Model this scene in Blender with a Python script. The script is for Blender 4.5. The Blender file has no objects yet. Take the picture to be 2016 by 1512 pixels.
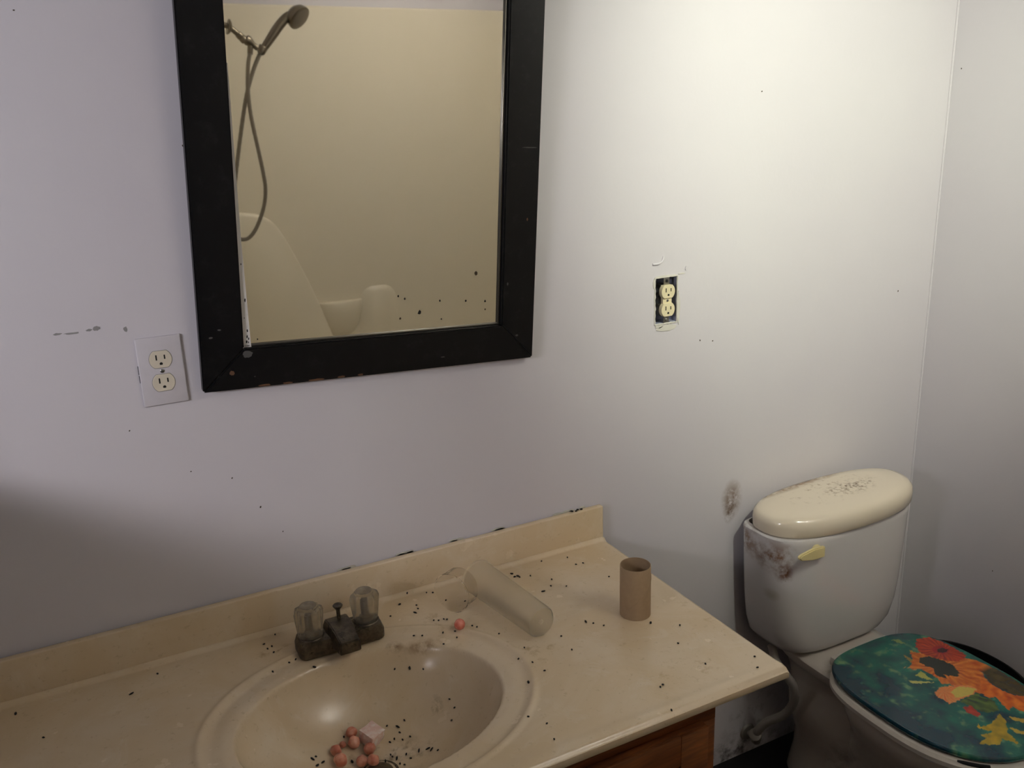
import bpy, bmesh, math, random
from mathutils import Vector, Matrix, noise
random.seed(7)
S = bpy.context.scene
C = bpy.context.scene.collection
H = 0.752                      # counter height above the floor
PI = math.pi

# ---------------------------------------------------------------- camera
yaw, pit, rol, FPX = 0.4697, -0.2839, -0.0357, 1745.8
cam_d = bpy.data.cameras.new('camera'); cam = bpy.data.objects.new('camera', cam_d); C.objects.link(cam)
fw = Vector((math.sin(yaw)*math.cos(pit), math.cos(yaw)*math.cos(pit), math.sin(pit)))
ri0 = Vector((math.cos(yaw), -math.sin(yaw), 0)); up0 = ri0.cross(fw)
ri = math.cos(rol)*ri0 + math.sin(rol)*up0; up = -math.sin(rol)*ri0 + math.cos(rol)*up0
M = Matrix((ri, up, -fw)).transposed().to_4x4(); M.translation = Vector((-0.9706, -1.5119, 0.8779+H))
cam.matrix_world = M
cam_d.sensor_width = 36; cam_d.lens = FPX/2016*36; cam_d.clip_start = 0.02
S.camera = cam

# ---------------------------------------------------------------- world, light, exposure
w = bpy.data.worlds.new('world'); S.world = w; w.use_nodes = True
w.node_tree.nodes['Background'].inputs[0].default_value = (0.75, 0.8, 1.0, 1)
w.node_tree.nodes['Background'].inputs[1].default_value = 0.25
S.view_settings.view_transform = 'Standard'; S.view_settings.look = 'None'
S.view_settings.gamma = 1; S.view_settings.use_curve_mapping = False
S.view_settings.exposure = 0.25

def aim(o, loc, tgt):
    o.location = loc
    o.rotation_euler = (Vector(tgt)-Vector(loc)).to_track_quat('-Z', 'Y').to_euler()
def light(name, typ, loc, tgt, energy, col, **kw):
    d = bpy.data.lights.new(name, typ); d.energy = energy; d.color = col
    for k, v in kw.items(): setattr(d, k, v)
    o = bpy.data.objects.new(name, d); C.objects.link(o); aim(o, loc, tgt); return o
# small spot lamp under the ceiling, pointed at the wall right of the mirror
light('spot_lamp_light', 'SPOT', (0.20, -1.15, 2.12), (0.60, 0, 1.60), 66, (0.96, 1.0, 0.83), spot_size=math.radians(80), spot_blend=1.0, shadow_soft_size=0.02)
# daylight coming in through the window of the left wall
light('window_daylight', 'AREA', (-2.45, -1.5, 1.85), (-1.35, -0.6, 1.6), 20, (0.96, 0.935, 1.0), shape='RECTANGLE', size=0.8, size_y=0.20)
# unseen fill light, added to bounce soft ambient light off the ceiling
light('ceiling_fill_light', 'AREA', (0.42, -1.55, 2.02), (0.42, -1.55, 3), 14, (1.0, 0.965, 0.92), shape='DISK', size=0.25)

# ---------------------------------------------------------------- materials
def lin(c):
    return tuple(((v/12.92) if v <= 0.04045 else ((v+0.055)/1.055)**2.4) for v in (x/255 for x in c))
class N:
    """small node helper"""
    def __init__(s, name):
        s.m = bpy.data.materials.new(name); s.m.use_nodes = True
        s.t = s.m.node_tree; s.b = s.t.nodes['Principled BSDF']
        s.pos = None
    def n(s, typ, **kw):
        o = s.t.nodes.new(typ)
        for k, v in kw.items():
            if k.startswith('i_'): o.inputs[k[2:].replace('_', ' ')].default_value = v
            else: setattr(o, k, v)
        return o
    def l(s, a, b): s.t.links.new(a, b)
    def P(s):
        if s.pos is None: s.pos = s.n('ShaderNodeNewGeometry').outputs['Position']
        return s.pos
    def noise(s, scale, detail=4, rough=0.55, vec=None, dist=0):
        o = s.n('ShaderNodeTexNoise'); o.inputs['Scale'].default_value = scale
        o.inputs['Detail'].default_value = detail; o.inputs['Roughness'].default_value = rough
        o.inputs['Distortion'].default_value = dist
        s.l(vec if vec else s.P(), o.inputs['Vector']); return o.outputs['Fac']
    def ramp(s, f, pts):
        o = s.n('ShaderNodeValToRGB'); e = o.color_ramp.elements
        while len(e) < len(pts): e.new(0.5)
        for k, (p, c) in enumerate(pts):
            e[k].position = p; e[k].color = (c, c, c, 1) if isinstance(c, (int, float)) else tuple(c)+(1,)
        s.l(f, o.inputs[0]); return o.outputs[0]
    def mix(s, f, a, b):
        o = s.n('ShaderNodeMix', data_type='RGBA')
        for q, i in ((f, 0), (a, 6), (b, 7)):
            if isinstance(q, (int, float)): o.inputs[i].default_value = q
            elif isinstance(q, tuple): o.inputs[i].default_value = tuple(q)+(1,)
            else: s.l(q, o.inputs[i])
        return o.outputs[2]
    def math(s, op, a, b=0.0, clamp=False):
        o = s.n('ShaderNodeMath', operation=op, use_clamp=clamp)
        for q, i in ((a, 0), (b, 1)):
            if isinstance(q, (int, float)): o.inputs[i].default_value = q
            else: s.l(q, o.inputs[i])
        return o.outputs[0]
    def blob(s, c, rad, soft=0.5):
        """soft mask: 1 inside an ellipsoid of world centre c and radii rad, 0 outside"""
        a = s.n('ShaderNodeVectorMath', operation='SUBTRACT'); s.l(s.P(), a.inputs[0]); a.inputs[1].default_value = c
        b = s.n('ShaderNodeVectorMath', operation='DIVIDE'); s.l(a.outputs[0], b.inputs[0]); b.inputs[1].default_value = rad
        d = s.n('ShaderNodeVectorMath', operation='LENGTH'); s.l(b.outputs[0], d.inputs[0])
        o = s.n('ShaderNodeMapRange'); o.inputs['From Min'].default_value = 1.0; o.inputs['From Max'].default_value = 1.0-soft
        s.l(d.outputs['Value'], o.inputs['Value']); return o.outputs[0]
    def bump(s, f, strength, dist=0.002):
        o = s.n('ShaderNodeBump'); o.inputs['Strength'].default_value = strength; o.inputs['Distance'].default_value = dist
        s.l(f, o.inputs['Height']); s.l(o.outputs[0], s.b.inputs['Normal'])
    def fin(s, col=None, rough=0.5, metal=0, **kw):
        if col is not None:
            if isinstance(col, tuple): s.b.inputs['Base Color'].default_value = tuple(col)+(1,)
            else: s.l(col, s.b.inputs['Base Color'])
        if isinstance(rough, (int, float)): s.b.inputs['Roughness'].default_value = rough
        else: s.l(rough, s.b.inputs['Roughness'])
        s.b.inputs['Metallic'].default_value = metal
        for k, v in kw.items(): s.b.inputs[k.replace('_', ' ')].default_value = v
        return s.m
MAT = {}
def simple(name, col, rough=0.5, metal=0, var=0.12, scale=60, **kw):
    m = N(name); c = lin(col); d = tuple(x*(1-var) for x in c)
    MAT[name] = m.fin(m.mix(m.noise(scale), d, c), rough, metal, **kw); return MAT[name]

def stained(m, col, blobs):
    """blobs: (centre, radii, colour, noise scale, threshold, strength)"""
    for (c, r, sc, ns, th, st) in blobs:
        k = m.ramp(m.noise(ns, 6, 0.65), [(th, 0.0), (min(th+0.18, 1), 1.0)])
        f = m.math('MULTIPLY', m.math('MULTIPLY', m.blob(c, r, 0.7), k), st)
        col = m.mix(f, col, lin(sc))
    return col

# painted wall
m = N('wall_paint')
base = m.mix(m.ramp(m.noise(1.6, 3), [(0.35, 0.0), (0.65, 1.0)]), lin((203, 198, 203)), lin((207, 203, 206)))
base = stained(m, base, [((0.376, 0, H+0.0), (0.035, 0.05, 0.055), (112, 84, 52), 34, 0.36, 0.85),
                         ((0.37, 0, H-0.03), (0.02, 0.05, 0.035), (96, 68, 40), 50, 0.42, 0.85),
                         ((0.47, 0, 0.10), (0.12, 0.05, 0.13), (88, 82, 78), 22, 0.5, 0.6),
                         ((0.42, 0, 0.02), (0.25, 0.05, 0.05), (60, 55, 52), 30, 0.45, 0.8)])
m.bump(m.noise(45, 5), 0.10, 0.004)
MAT['wall_paint'] = m.fin(base, 0.42, Specular_IOR_Level=0.4)

# cultured marble counter
def marble(name, a, b, c2):
    m = N(name)
    sw = m.noise(5.0, 5, 0.6, dist=1.2)
    col = m.mix(m.ramp(sw, [(0.42, 0.0), (0.62, 1.0)]), lin(a), lin(b))
    col = m.mix(m.ramp(m.noise(13, 6, 0.7, dist=0.8), [(0.55, 0.0), (0.72, 0.6)]), col, lin(c2))
    col = m.mix(m.ramp(m.noise(90, 4, 0.7), [(0.60, 0.0), (0.75, 0.35)]), col, lin((150, 125, 88)))
    col = stained(m, col, [((-0.52, -0.20, H), (0.06, 0.03, 0.03), (118, 78, 36), 50, 0.42, 0.85),
                           ((-0.545, -0.175, H), (0.02, 0.02, 0.02), (105, 68, 30), 60, 0.38, 0.9),
                           ((-0.735, -0.085, H), (0.04, 0.02, 0.02), (120, 88, 50), 60, 0.5, 0.6),
                           ((-0.44, -0.15, H), (0.09, 0.09, 0.02), (140, 108, 66), 38, 0.54, 0.5),
                           ((-0.335, -0.32, H), (0.06, 0.05, 0.03), (150, 118, 72), 45, 0.52, 0.5),
                           ((-0.14, -0.50, H), (0.10, 0.06, 0.03), (160, 122, 70), 40, 0.56, 0.6),
                           ((-0.05, -0.40, H), (0.06, 0.25, 0.03), (158, 122, 72), 30, 0.62, 0.6),
                           ((-0.505, -0.262, H-0.09), (0.012, 0.02, 0.04), (100, 80, 52), 40, 0.40, 0.8),
                           ((-0.62, -0.30, H-0.13), (0.10, 0.08, 0.03), (92, 74, 52), 45, 0.5, 0.6)])
    r = m.ramp(m.noise(25, 5), [(0.3, 0.14), (0.7, 0.28)])
    return m.fin(col, r, Specular_IOR_Level=0.5)
MAT['marble'] = marble('marble', (212, 190, 156), (217, 198, 168), (222, 207, 182))

# porcelain
m = N('porcelain')
col = stained(m, lin((206, 202, 201)), [
    ((0.395, -0.13, 0.655), (0.045, 0.09, 0.05), (128, 84, 42), 30, 0.42, 0.85),
    ((0.40, -0.165, 0.62), (0.02, 0.04, 0.035), (108, 62, 24), 45, 0.42, 0.9),
    ((0.385, -0.05, 0.67), (0.03, 0.07, 0.05), (126, 90, 50), 40, 0.40, 0.75),
    ((0.385, -0.135, 0.555), (0.02, 0.03, 0.02), (150, 138, 110), 8, 0.3, 0.5)])
MAT['porcelain'] = m.fin(col, 0.18, Coat_Weight=0.3, Coat_Roughness=0.06)
m = N('lid_porcelain')
col = stained(m, lin((222, 209, 188)), [
    ((0.60, -0.09, 0.765), (0.15, 0.08, 0.06), (112, 76, 42), 60, 0.56, 0.95),
    ((0.65, -0.115, 0.765), (0.10, 0.04, 0.06), (84, 50, 24), 75, 0.49, 1.0),
    ((0.53, -0.025, 0.75), (0.24, 0.03, 0.06), (128, 90, 50), 25, 0.36, 0.9)])
MAT['lid_porcelain'] = m.fin(col, 0.16, Coat_Weight=0.3, Coat_Roughness=0.06)
m = N('bowl_porcelain')
col = stained(m, lin((200, 192, 182)), [
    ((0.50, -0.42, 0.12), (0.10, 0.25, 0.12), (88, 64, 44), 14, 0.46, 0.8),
    ((0.49, -0.24, 0.375), (0.04, 0.03, 0.02), (150, 130, 96), 60, 0.5, 0.6)])
MAT['bowl_porcelain'] = m.fin(col, 0.18, Coat_Weight=0.3, Coat_Roughness=0.06)
simple('seat_plastic', (205, 198, 188), 0.28)
simple('ivory_plastic', (222, 206, 150), 0.35)

# black frame paint with rubbed brown edges
m = N('frame_black')
col = m.mix(m.ramp(m.noise(38, 6, 0.7), [(0.54, 0.0), (0.75, 0.5)]), lin((9, 9, 11)), lin((40, 40, 40)))
m.bump(m.noise(60, 5), 0.12, 0.002)
MAT['frame_black'] = m.fin(col, 0.38, Specular_IOR_Level=0.3)
m = N('mirror_glass')
MAT['mirror_glass'] = m.fin(m.mix(m.noise(3), (0.88, 0.87, 0.81), (0.90, 0.89, 0.84)), 0.02, 1.0)
simple('reflection_white', (238, 234, 230), 0.6)
simple('bead_metal', (120, 116, 108), 0.3, 0.9)
simple('speck_black', (14, 11, 9), 0.7)
simple('speck_brown', (60, 44, 24), 0.7)
simple('scuff_grey', (140, 138, 136), 0.8)
simple('plate_white', (202, 197, 201), 0.4)
simple('socket_ivory', (214, 204, 184), 0.4)
simple('socket_cream', (228, 216, 178), 0.35)
simple('hole_black', (8, 8, 8), 0.9)
simple('box_blue', (150, 154, 172), 0.5)
simple('stem_tan', (112, 96, 74), 0.6)
simple('chip_pale', (78, 76, 74), 0.7)
simple('chip_brown', (96, 66, 44), 0.7)
simple('screw_metal', (150, 148, 142), 0.35, 0.9)
simple('plaster', (210, 206, 196), 0.8)
simple('chrome_dark', (132, 122, 106), 0.28, 1.0, var=0.3, scale=40)
simple('hose_grey', (128, 120, 108), 0.4, 0.6)
m = N('faucet_metal')
col = m.mix(m.ramp(m.noise(55, 6, 0.7), [(0.40, 0.0), (0.72, 1.0)]), lin((70, 63, 52)), lin((122, 110, 90)))
MAT['faucet_metal'] = m.fin(col, m.ramp(m.noise(70, 4), [(0.3, 0.24), (0.7, 0.45)]), 0.65)
m = N('acrylic')
col = m.mix(m.ramp(m.noise(70, 5), [(0.4, 0.0), (0.7, 1.0)]), lin((198, 188, 166)), lin((226, 219, 202)))
MAT['acrylic'] = m.fin(col, 0.20, Transmission_Weight=0.80, IOR=1.20)
m = N('clear_plastic')
MAT['clear_plastic'] = m.fin(m.mix(m.noise(40), (0.93, 0.92, 0.9), (0.97, 0.96, 0.95)), 0.18, Transmission_Weight=1.0, IOR=1.025)
m = N('frosted_plastic')
MAT['frosted_plastic'] = m.fin(m.mix(m.noise(30), (0.90, 0.87, 0.80), (0.95, 0.93, 0.88)), 0.30, Transmission_Weight=0.94, IOR=1.05)
m = N('cardboard')
col = m.mix(m.noise(120, 4), lin((156, 131, 101)), lin((170, 145, 114)))
MAT['cardboard'] = m.fin(col, 0.85)
m = N('bead_pink')
col = m.mix(m.ramp(m.noise(70, 4), [(0.38, 0.0), (0.64, 1.0)]), lin((196, 118, 94)), lin((226, 166, 140)))
MAT['bead_pink'] = m.fin(col, 0.3, Subsurface_Weight=0.15)
m = N('bead_bright')
col = m.mix(m.ramp(m.noise(90, 4), [(0.38, 0.0), (0.64, 1.0)]), lin((214, 112, 92)), lin((232, 150, 128)))
MAT['bead_bright'] = m.fin(col, 0.2)
m = N('chunk')
col = m.mix(m.ramp(m.noise(60, 5), [(0.42, 0.0), (0.6, 1.0)]), lin((232, 196, 182)), lin((244, 232, 222)))
m.bump(m.noise(160, 5), 0.6, 0.003)
MAT['chunk'] = m.fin(col, 0.8)
# cabinet wood
m = N('cabinet_wood')
mp = m.n('ShaderNodeMapping'); m.l(m.P(), mp.inputs[0]); mp.inputs['Scale'].default_value = (1.5, 6, 14)
g = m.noise(6, 6, 0.6, mp.outputs[0], 0.6)
col = m.mix(m.ramp(g, [(0.35, 0.0), (0.68, 1.0)]), lin((84, 46, 20)), lin((130, 76, 36)))
MAT['cabinet_wood'] = m.fin(col, 0.4)
m = N('floor_dark')
MAT['floor_dark'] = m.fin(m.mix(m.noise(14, 5), lin((16, 14, 13)), lin((30, 26, 24))), 0.6)
m = N('surround')
col = m.mix(m.noise(2.5, 4), lin((218, 208, 186)), lin((223, 214, 195)))
MAT['surround'] = m.fin(col, 0.30)
simple('bin_black', (10, 10, 11), 0.45)
simple('ceiling_paint', (205, 203, 198), 0.9)
simple('trim_white', (214, 212, 205), 0.5)
simple('caulk', (196, 192, 178), 0.7)
simple('braid', (158, 152, 146), 0.45, 0.2, scale=200)
simple('valve_metal', (150, 144, 136), 0.5, 0.5)

# ---------------------------------------------------------------- mesh helpers
def finish(bm, name, mat, smooth=True, angle=40):
    me = bpy.data.meshes.new(name); bm.normal_update(); bm.to_mesh(me); bm.free()
    me.materials.append(MAT[mat] if isinstance(mat, str) else mat)
    if smooth:
        me.polygons.foreach_set('use_smooth', [True]*len(me.polygons))
        me.set_sharp_from_angle(angle=math.radians(angle))
    return me
def root(name, loc, label, cat, group=None, rot=(0, 0, 0)):
    o = bpy.data.objects.new(name, None); o.empty_display_size = 0.05; C.objects.link(o)
    o.location = loc; o.rotation_euler = rot; o['label'] = label; o['category'] = cat
    if group: o['group'] = group
    return o
def top_of(o):
    while o.parent: o = o.parent
    return o
def part(name, bm, mat, parent, label=None, local=False, smooth=True, angle=40):
    """mesh in world coordinates (or the root's own, local=True) as a child"""
    if not local:
        bmesh.ops.translate(bm, verts=bm.verts, vec=-top_of(parent).location)
    o = bpy.data.objects.new(name, finish(bm, name, mat, smooth, angle)); C.objects.link(o); o.parent = parent
    if label: o['label'] = label
    return o
def single(name, bm, mat, loc, label, cat, group=None, smooth=True, angle=40):
    bmesh.ops.translate(bm, verts=bm.verts, vec=-Vector(loc))
    o = bpy.data.objects.new(name, finish(bm, name, mat, smooth, angle)); C.objects.link(o); o.location = loc
    o['label'] = label; o['category'] = cat
    if group: o['group'] = group
    return o
def struct(name, bm, mat, label, cat, parent=None):
    o = bpy.data.objects.new(name, finish(bm, name, mat)); C.objects.link(o)
    if parent: o.parent = parent
    else: o['kind'] = 'structure'; o['label'] = label; o['category'] = cat
    return o
def box(bm, x0, x1, y0, y1, z0, z1, bev=0, seg=2):
    b = bmesh.new()
    vs = [b.verts.new(p) for p in ((x0,y0,z0),(x1,y0,z0),(x1,y1,z0),(x0,y1,z0),(x0,y0,z1),(x1,y0,z1),(x1,y1,z1),(x0,y1,z1))]
    for f in ((3,2,1,0),(4,5,6,7),(0,1,5,4),(1,2,6,5),(2,3,7,6),(3,0,4,7)): b.faces.new([vs[i] for i in f])
    if bev: bmesh.ops.bevel(b, geom=b.edges[:], offset=bev, segments=seg, affect='EDGES', profile=0.5)
    merge(bm, b); return bm
def merge(bm, b):
    me = bpy.data.meshes.new('tmp'); b.to_mesh(me); b.free(); bm.from_mesh(me); bpy.data.meshes.remove(me)
def mbox(*a, **k): return box(bmesh.new(), *a, **k)
def loft(bm, rings, cap0=True, cap1=True, closed=True):
    """rings: lists of equal length of points"""
    vr = [[bm.verts.new(p) for p in r] for r in rings]
    n = len(vr[0])
    for a, b in zip(vr, vr[1:]):
        for i in range(n if closed else n-1):
            bm.faces.new((a[i], a[(i+1) % n], b[(i+1) % n], b[i]))
    if cap0: bm.faces.new(vr[0][::-1])
    if cap1: bm.faces.new(vr[-1])
    return bm
def lathe(bm, prof, origin=(0,0,0), axis=(0,0,1), n=32, cap0=True, cap1=True, lobes=0, amp=0):
    q = Vector((0,0,1)).rotation_difference(Vector(axis).normalized()); o = Vector(origin)
    rings = []
    for item in prof:
        r, z = item[0], item[1]; a2 = item[2] if len(item) > 2 else 0
        rings.append([o + q @ Vector((r*(1+a2*math.cos(lobes*t))*math.cos(t), r*(1+a2*math.cos(lobes*t))*math.sin(t), z)) for t in (2*PI*i/n for i in range(n))])
    return loft(bm, rings, cap0, cap1)
def smooth_path(pts, k=6):
    P = [Vector(p) for p in pts]; out = []
    for i in range(len(P)-1):
        a, b, c, d = P[max(i-1,0)], P[i], P[i+1], P[min(i+2,len(P)-1)]
        for j in range(k):
            t = j/k; out.append(0.5*((2*b)+(-a+c)*t+(2*a-5*b+4*c-d)*t*t+(-a+3*b-3*c+d)*t*t*t))
    out.append(P[-1]); return out
def tube(bm, pts, r, n=10, cap=True, rib=0):
    P = [Vector(p) for p in pts]; rings = []
    u = None
    for i, p in enumerate(P):
        t = (P[min(i+1,len(P)-1)]-P[max(i-1,0)]).normalized()
        if u is None:
            u = t.orthogonal().normalized()
        else:
            u = (u - t*u.dot(t)).normalized()
        v2 = t.cross(u)
        rr = (r[i] if isinstance(r, (list, tuple)) else r)*(1+(rib if i % 2 else 0))
        rings.append([p+rr*(math.cos(a)*u+math.sin(a)*v2) for a in (2*PI*k/n for k in range(n))])
    return loft(bm, rings, cap, cap)
def sup(cx, cy, a, bf, bb, ex, z, n=48, eb=None):
    """superellipse ring: front half-length bf (towards -y), back bb"""
    out = []
    for i in range(n):
        t = 2*PI*i/n; c, s = math.cos(t), math.sin(t)
        e = (eb if (eb and s > 0) else ex)
        x = a*math.copysign(abs(c)**(2/e), c); y = (bb if s > 0 else bf)*math.copysign(abs(s)**(2/e), s)
        out.append(Vector((cx+x, cy+y, z)))
    return out
def blobmesh(r, seed, sub=2, amp=0.15, squash=(1,1,1)):
    bm = bmesh.new(); bmesh.ops.create_icosphere(bm, subdivisions=sub, radius=r)
    for v in bm.verts:
        k = 1+amp*noise.noise(v.co/r*1.3+Vector((seed*3.1, seed*1.7, seed)))
        v.co = Vector((v.co.x*squash[0], v.co.y*squash[1], v.co.z*squash[2]))*k
    return bm

# ================================================================ the room
XR, XL, YB, ZC = 1.011, -1.35, -2.35, 2.29
OX0, OX1, OZ0, OZ1 = 0.143, 0.202, 0.457+H, 0.558+H      # hole of the uncovered outlet
b = bmesh.new()
box(b, XL, OX0, 0, 0.06, 0, ZC); box(b, OX1, XR+0.06, 0, 0.06, 0, ZC)
box(b, OX0, OX1, 0, 0.06, 0, OZ0); box(b, OX0, OX1, 0, 0.06, OZ1, ZC)
wall_back = struct('wall_back', b, 'wall_paint', 'pale lavender painted wall behind the vanity and toilet', 'wall')
wall_right = struct('wall_right', mbox(XR, XR+0.06, YB-0.06, 0, 0, ZC), 'wall_paint', 'pale painted side wall right of the toilet', 'wall')
WY0, WY1, WZ0, WZ1 = -0.95, -0.20, 1.25, 2.05
b = bmesh.new()
box(b, XL-0.06, XL, YB-0.06, WY0, 0, ZC); box(b, XL-0.06, XL, WY1, 0.06, 0, ZC)
box(b, XL-0.06, XL, WY0, WY1, 0, WZ0); box(b, XL-0.06, XL, WY0, WY1, WZ1, ZC)
struct('wall_left', b, 'wall_paint', 'painted wall with the window at the left end of the vanity', 'wall')
b = bmesh.new()
box(b, XL-0.07, XL+0.008, WY0-0.05, WY0, WZ0-0.05, WZ1+0.05, 0.003); box(b, XL-0.07, XL+0.008, WY1, WY1+0.05, WZ0-0.05, WZ1+0.05, 0.003)
box(b, XL-0.07, XL+0.008, WY0, WY1, WZ1, WZ1+0.05, 0.003); box(b, XL-0.07, XL+0.012, WY0, WY1, WZ0-0.05, WZ0, 0.003)
struct('window_1', b, 'trim_white', 'white wooden window frame in the left wall', 'window')
struct('wall_front', mbox(XL, XR, YB-0.06, YB, 0, ZC), 'wall_paint', 'painted wall behind the bathtub surround', 'wall')
struct('wall_partition', mbox(-0.515, -0.43, YB, -1.64, 0, ZC), 'wall_paint', 'short partition wall carrying the shower pipe', 'wall')
struct('floor', mbox(XL-0.06, XR+0.06, YB-0.06, 0.06, -0.05, 0), 'floor_dark', 'very dark bathroom floor', 'floor')
struct('ceiling', mbox(XL-0.06, XR+0.06, YB-0.06, 0.06, ZC, ZC+0.05), 'ceiling_paint', 'off white bathroom ceiling', 'ceiling')
# bead of caulk down the corner
b = bmesh.new()
pts = [(XR-0.0015-0.0010*noise.noise(Vector((0,0,z*9))), -0.0015, z) for z in (0.02+k*0.06 for k in range(38))]
tube(b, pts, 0.0028, 8)
struct('trim_1', b, 'wall_paint', 'thin painted caulk bead down the wall corner', 'trim')

# small marks on the walls, children of the walls
SPK = [(-0.7573, 0.3037), (-0.7154, 0.2389), (0.4162, 0.9283), (-0.9668, 1.0567), (-0.8226, 0.3302), (-0.6814, 0.1826), (-0.7654, 0.8645), (-0.9072, 0.4198), (0.2671, 0.4063), (0.303, 0.4001), (0.8913, 0.4454)]
spk_me = finish(blobmesh(0.0017, 3, 1, 0.3, (0.8, 0.25, 1.3)), 'fly_speck', 'speck_brown')
for k, (x, z) in enumerate(SPK):
    o = bpy.data.objects.new('fly_speck', spk_me); C.objects.link(o); o.parent = wall_back
    o.location = (x, -0.0003, z+H); s = 0.7+0.6*random.random(); o.scale = (s, 1, s); o.rotation_euler = (0, random.random()*3, 0)
for (y, z, s) in ((-0.26, -0.2481, 0.9), (-0.0256, 0.9702, 1.0)):
    o = bpy.data.objects.new('fly_speck', spk_me); C.objects.link(o); o.parent = wall_right
    o.location = (XR-0.0003, y, z+H); o.rotation_euler = (0, 0, PI/2); o.scale = (s, 1, s)
def patch(cx, cz, w_, h_, seed, th=0.0008, n=18):
    b = bmesh.new(); r = []
    for y in (0.0, -th):
        r.append([Vector((cx+w_*math.cos(t)*(1+0.45*noise.noise(Vector((math.cos(t)*2, math.sin(t)*2, seed)))), y, cz+h_*math.sin(t)*(1+0.45*noise.noise(Vector((math.cos(t)*2+5, math.sin(t)*2, seed)))))) for t in (2*PI*i/n for i in range(n))])
    return loft(b, [q[::-1] for q in r], False, True)
for k, (x, z, a, h_) in enumerate([(-0.9859, 0.5925, 0.006, 0.0018), (-0.965, 0.5912, 0.011, 0.0016), (-0.9414, 0.5929, 0.004, 0.002), (-0.9305, 0.5945, 0.006, 0.0035), (-0.8891, 0.5874, 0.003, 0.004)]):
    o = bpy.data.objects.new('scuff', finish(patch(x, z+H, a, h_, k+0.3, 0.0003), 'scuff', 'scuff_grey')); C.objects.link(o); o.parent = wall_back
b = patch(0, 0, 0.010, 0.0045, 5.5, 0.0008)
bmesh.ops.rotate(b, verts=b.verts, cent=(0,0,0), matrix=Matrix.Rotation(PI/2, 3, 'Z')); bmesh.ops.translate(b, verts=b.verts, vec=(XR, -0.310, H-0.3588))
o = bpy.data.objects.new('scuff', finish(b, 'scuff', 'scuff_grey')); C.objects.link(o); o.parent = wall_right
# curled paint drip above the open outlet
b = bmesh.new(); tube(b, smooth_path([(0.136, -0.001, H+0.588), (0.150, -0.002, H+0.588), (0.160, -0.002, H+0.593), (0.164, -0.001, H+0.602)], 5), 0.0022, 8)
o = bpy.data.objects.new('paint_drip', finish(b, 'paint_drip', 'wall_paint')); C.objects.link(o); o.parent = wall_back
o = bpy.data.objects.new('paint_drip', finish(patch(0.2236, 0.571+H, 0.0022, 0.004, 8.1, 0.002), 'paint_drip', 'wall_paint')); C.objects.link(o); o.parent = wall_back
o = bpy.data.objects.new('paint_drip', finish(patch(0.2130, 0.561+H, 0.009, 0.0016, 9.1, 0.0012), 'paint_drip', 'plaster')); C.objects.link(o); o.parent = wall_back

# ================================================================ bathtub, surround (seen in the mirror)
tub = root('bathtub', (0.33, -2.0, 0), 'beige alcove bathtub below the molded surround', 'bathtub')
X0, X1, Y0, Y1, TZ = -0.428, 1.008, -2.347, -1.66, 0.42
def rr(x0, x1, y0, y1, r, z, n=6):
    out = []
    for (cx, cy, a0) in ((x1-r, y1-r, 0), (x0+r, y1-r, PI/2), (x0+r, y0+r, PI), (x1-r, y0+r, 1.5*PI)):
        for k in range(n+1):
            a = a0+PI/2*k/n; out.append(Vector((cx+r*math.cos(a), cy+r*math.sin(a), z)))
    return out
b = bmesh.new()
loft(b, [rr(X0, X1, Y0, Y1, 0.01, 0), rr(X0, X1, Y0, Y1, 0.01, TZ-0.012), rr(X0+.006, X1-.006, Y0+.006, Y1-.006, 0.012, TZ), rr(X0+.07, X1-.07, Y0+.07, Y1-.08, 0.10, TZ),
         rr(X0+.085, X1-.085, Y0+.085, Y1-.095, 0.10, TZ-.02), rr(X0+.13, X1-.22, Y0+.12, Y1-.13, 0.10, 0.12), rr(X0+.18, X1-.28, Y0+.17, Y1-.18, 0.08, 0.09)])
part('tub_body', b, 'surround', tub)
sr = root('tub_surround', (0.33, -2.32, TZ), 'beige molded bathtub wall surround reflected in the mirror', 'tub surround')
def sline(off, z):
    x0, x1, y0 = -0.422+off, 1.003-off, -2.34+off; r = 0.09-off; P = [Vector((x0, -1.66, z))]
    for k in range(9): a = PI+PI/2*k/8; P.append(Vector((x0+r+r*math.cos(a), y0+r+r*math.sin(a), z)))
    for k in range(9): a = 1.5*PI+PI/2*k/8; P.append(Vector((x1-r+r*math.cos(a), y0+r+r*math.sin(a), z)))
    P.append(Vector((x1, -1.66, z))); return P
ZT = 1.933
b = bmesh.new()
rings = [sline(0.012, z) for z in (TZ, 0.9, 1.4, ZT-0.03, ZT-0.006)] + [sline(0.006, ZT), sline(-0.004, ZT)]
loft(b, [r[::-1] for r in rings], False, False, closed=False)
part('wall_panel', b, 'surround', sr)
yb = -2.329
# raised moulding with an arched top
arc = [(-0.405, 1.141), (-0.276, 1.137), (-0.205, 1.125), (-0.147, 1.091), (-0.107, 1.034), (-0.069, 0.955), (-0.030, 0.866), (0.009, 0.768), (0.028, 0.717), (0.065, 0.62), (0.090, 0.52), (0.100, TZ+.002), (-0.405, TZ+.002)]
sp_ = [Vector((p.x, 0, p.y)) for p in smooth_path([(x, z, 0) for x, z in arc[:11]], 4)]+[Vector((x, 0, z)) for x, z in arc[11:]]
cen = Vector((-0.18, 0, 0.75))
def off(ps, y, k): return [Vector((p.x+(cen.x-p.x)*k, y, p.z+(cen.z-p.z)*k)) for p in ps]
b = bmesh.new(); loft(b, [off(sp_, yb-0.002, 0), off(sp_, yb+0.006, 0.004), off(sp_, yb+0.014, 0.02), off(sp_, yb+0.017, 0.05)])
bmesh.ops.recalc_face_normals(b, faces=b.faces); part('raised_molding', b, 'surround', sr)
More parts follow.
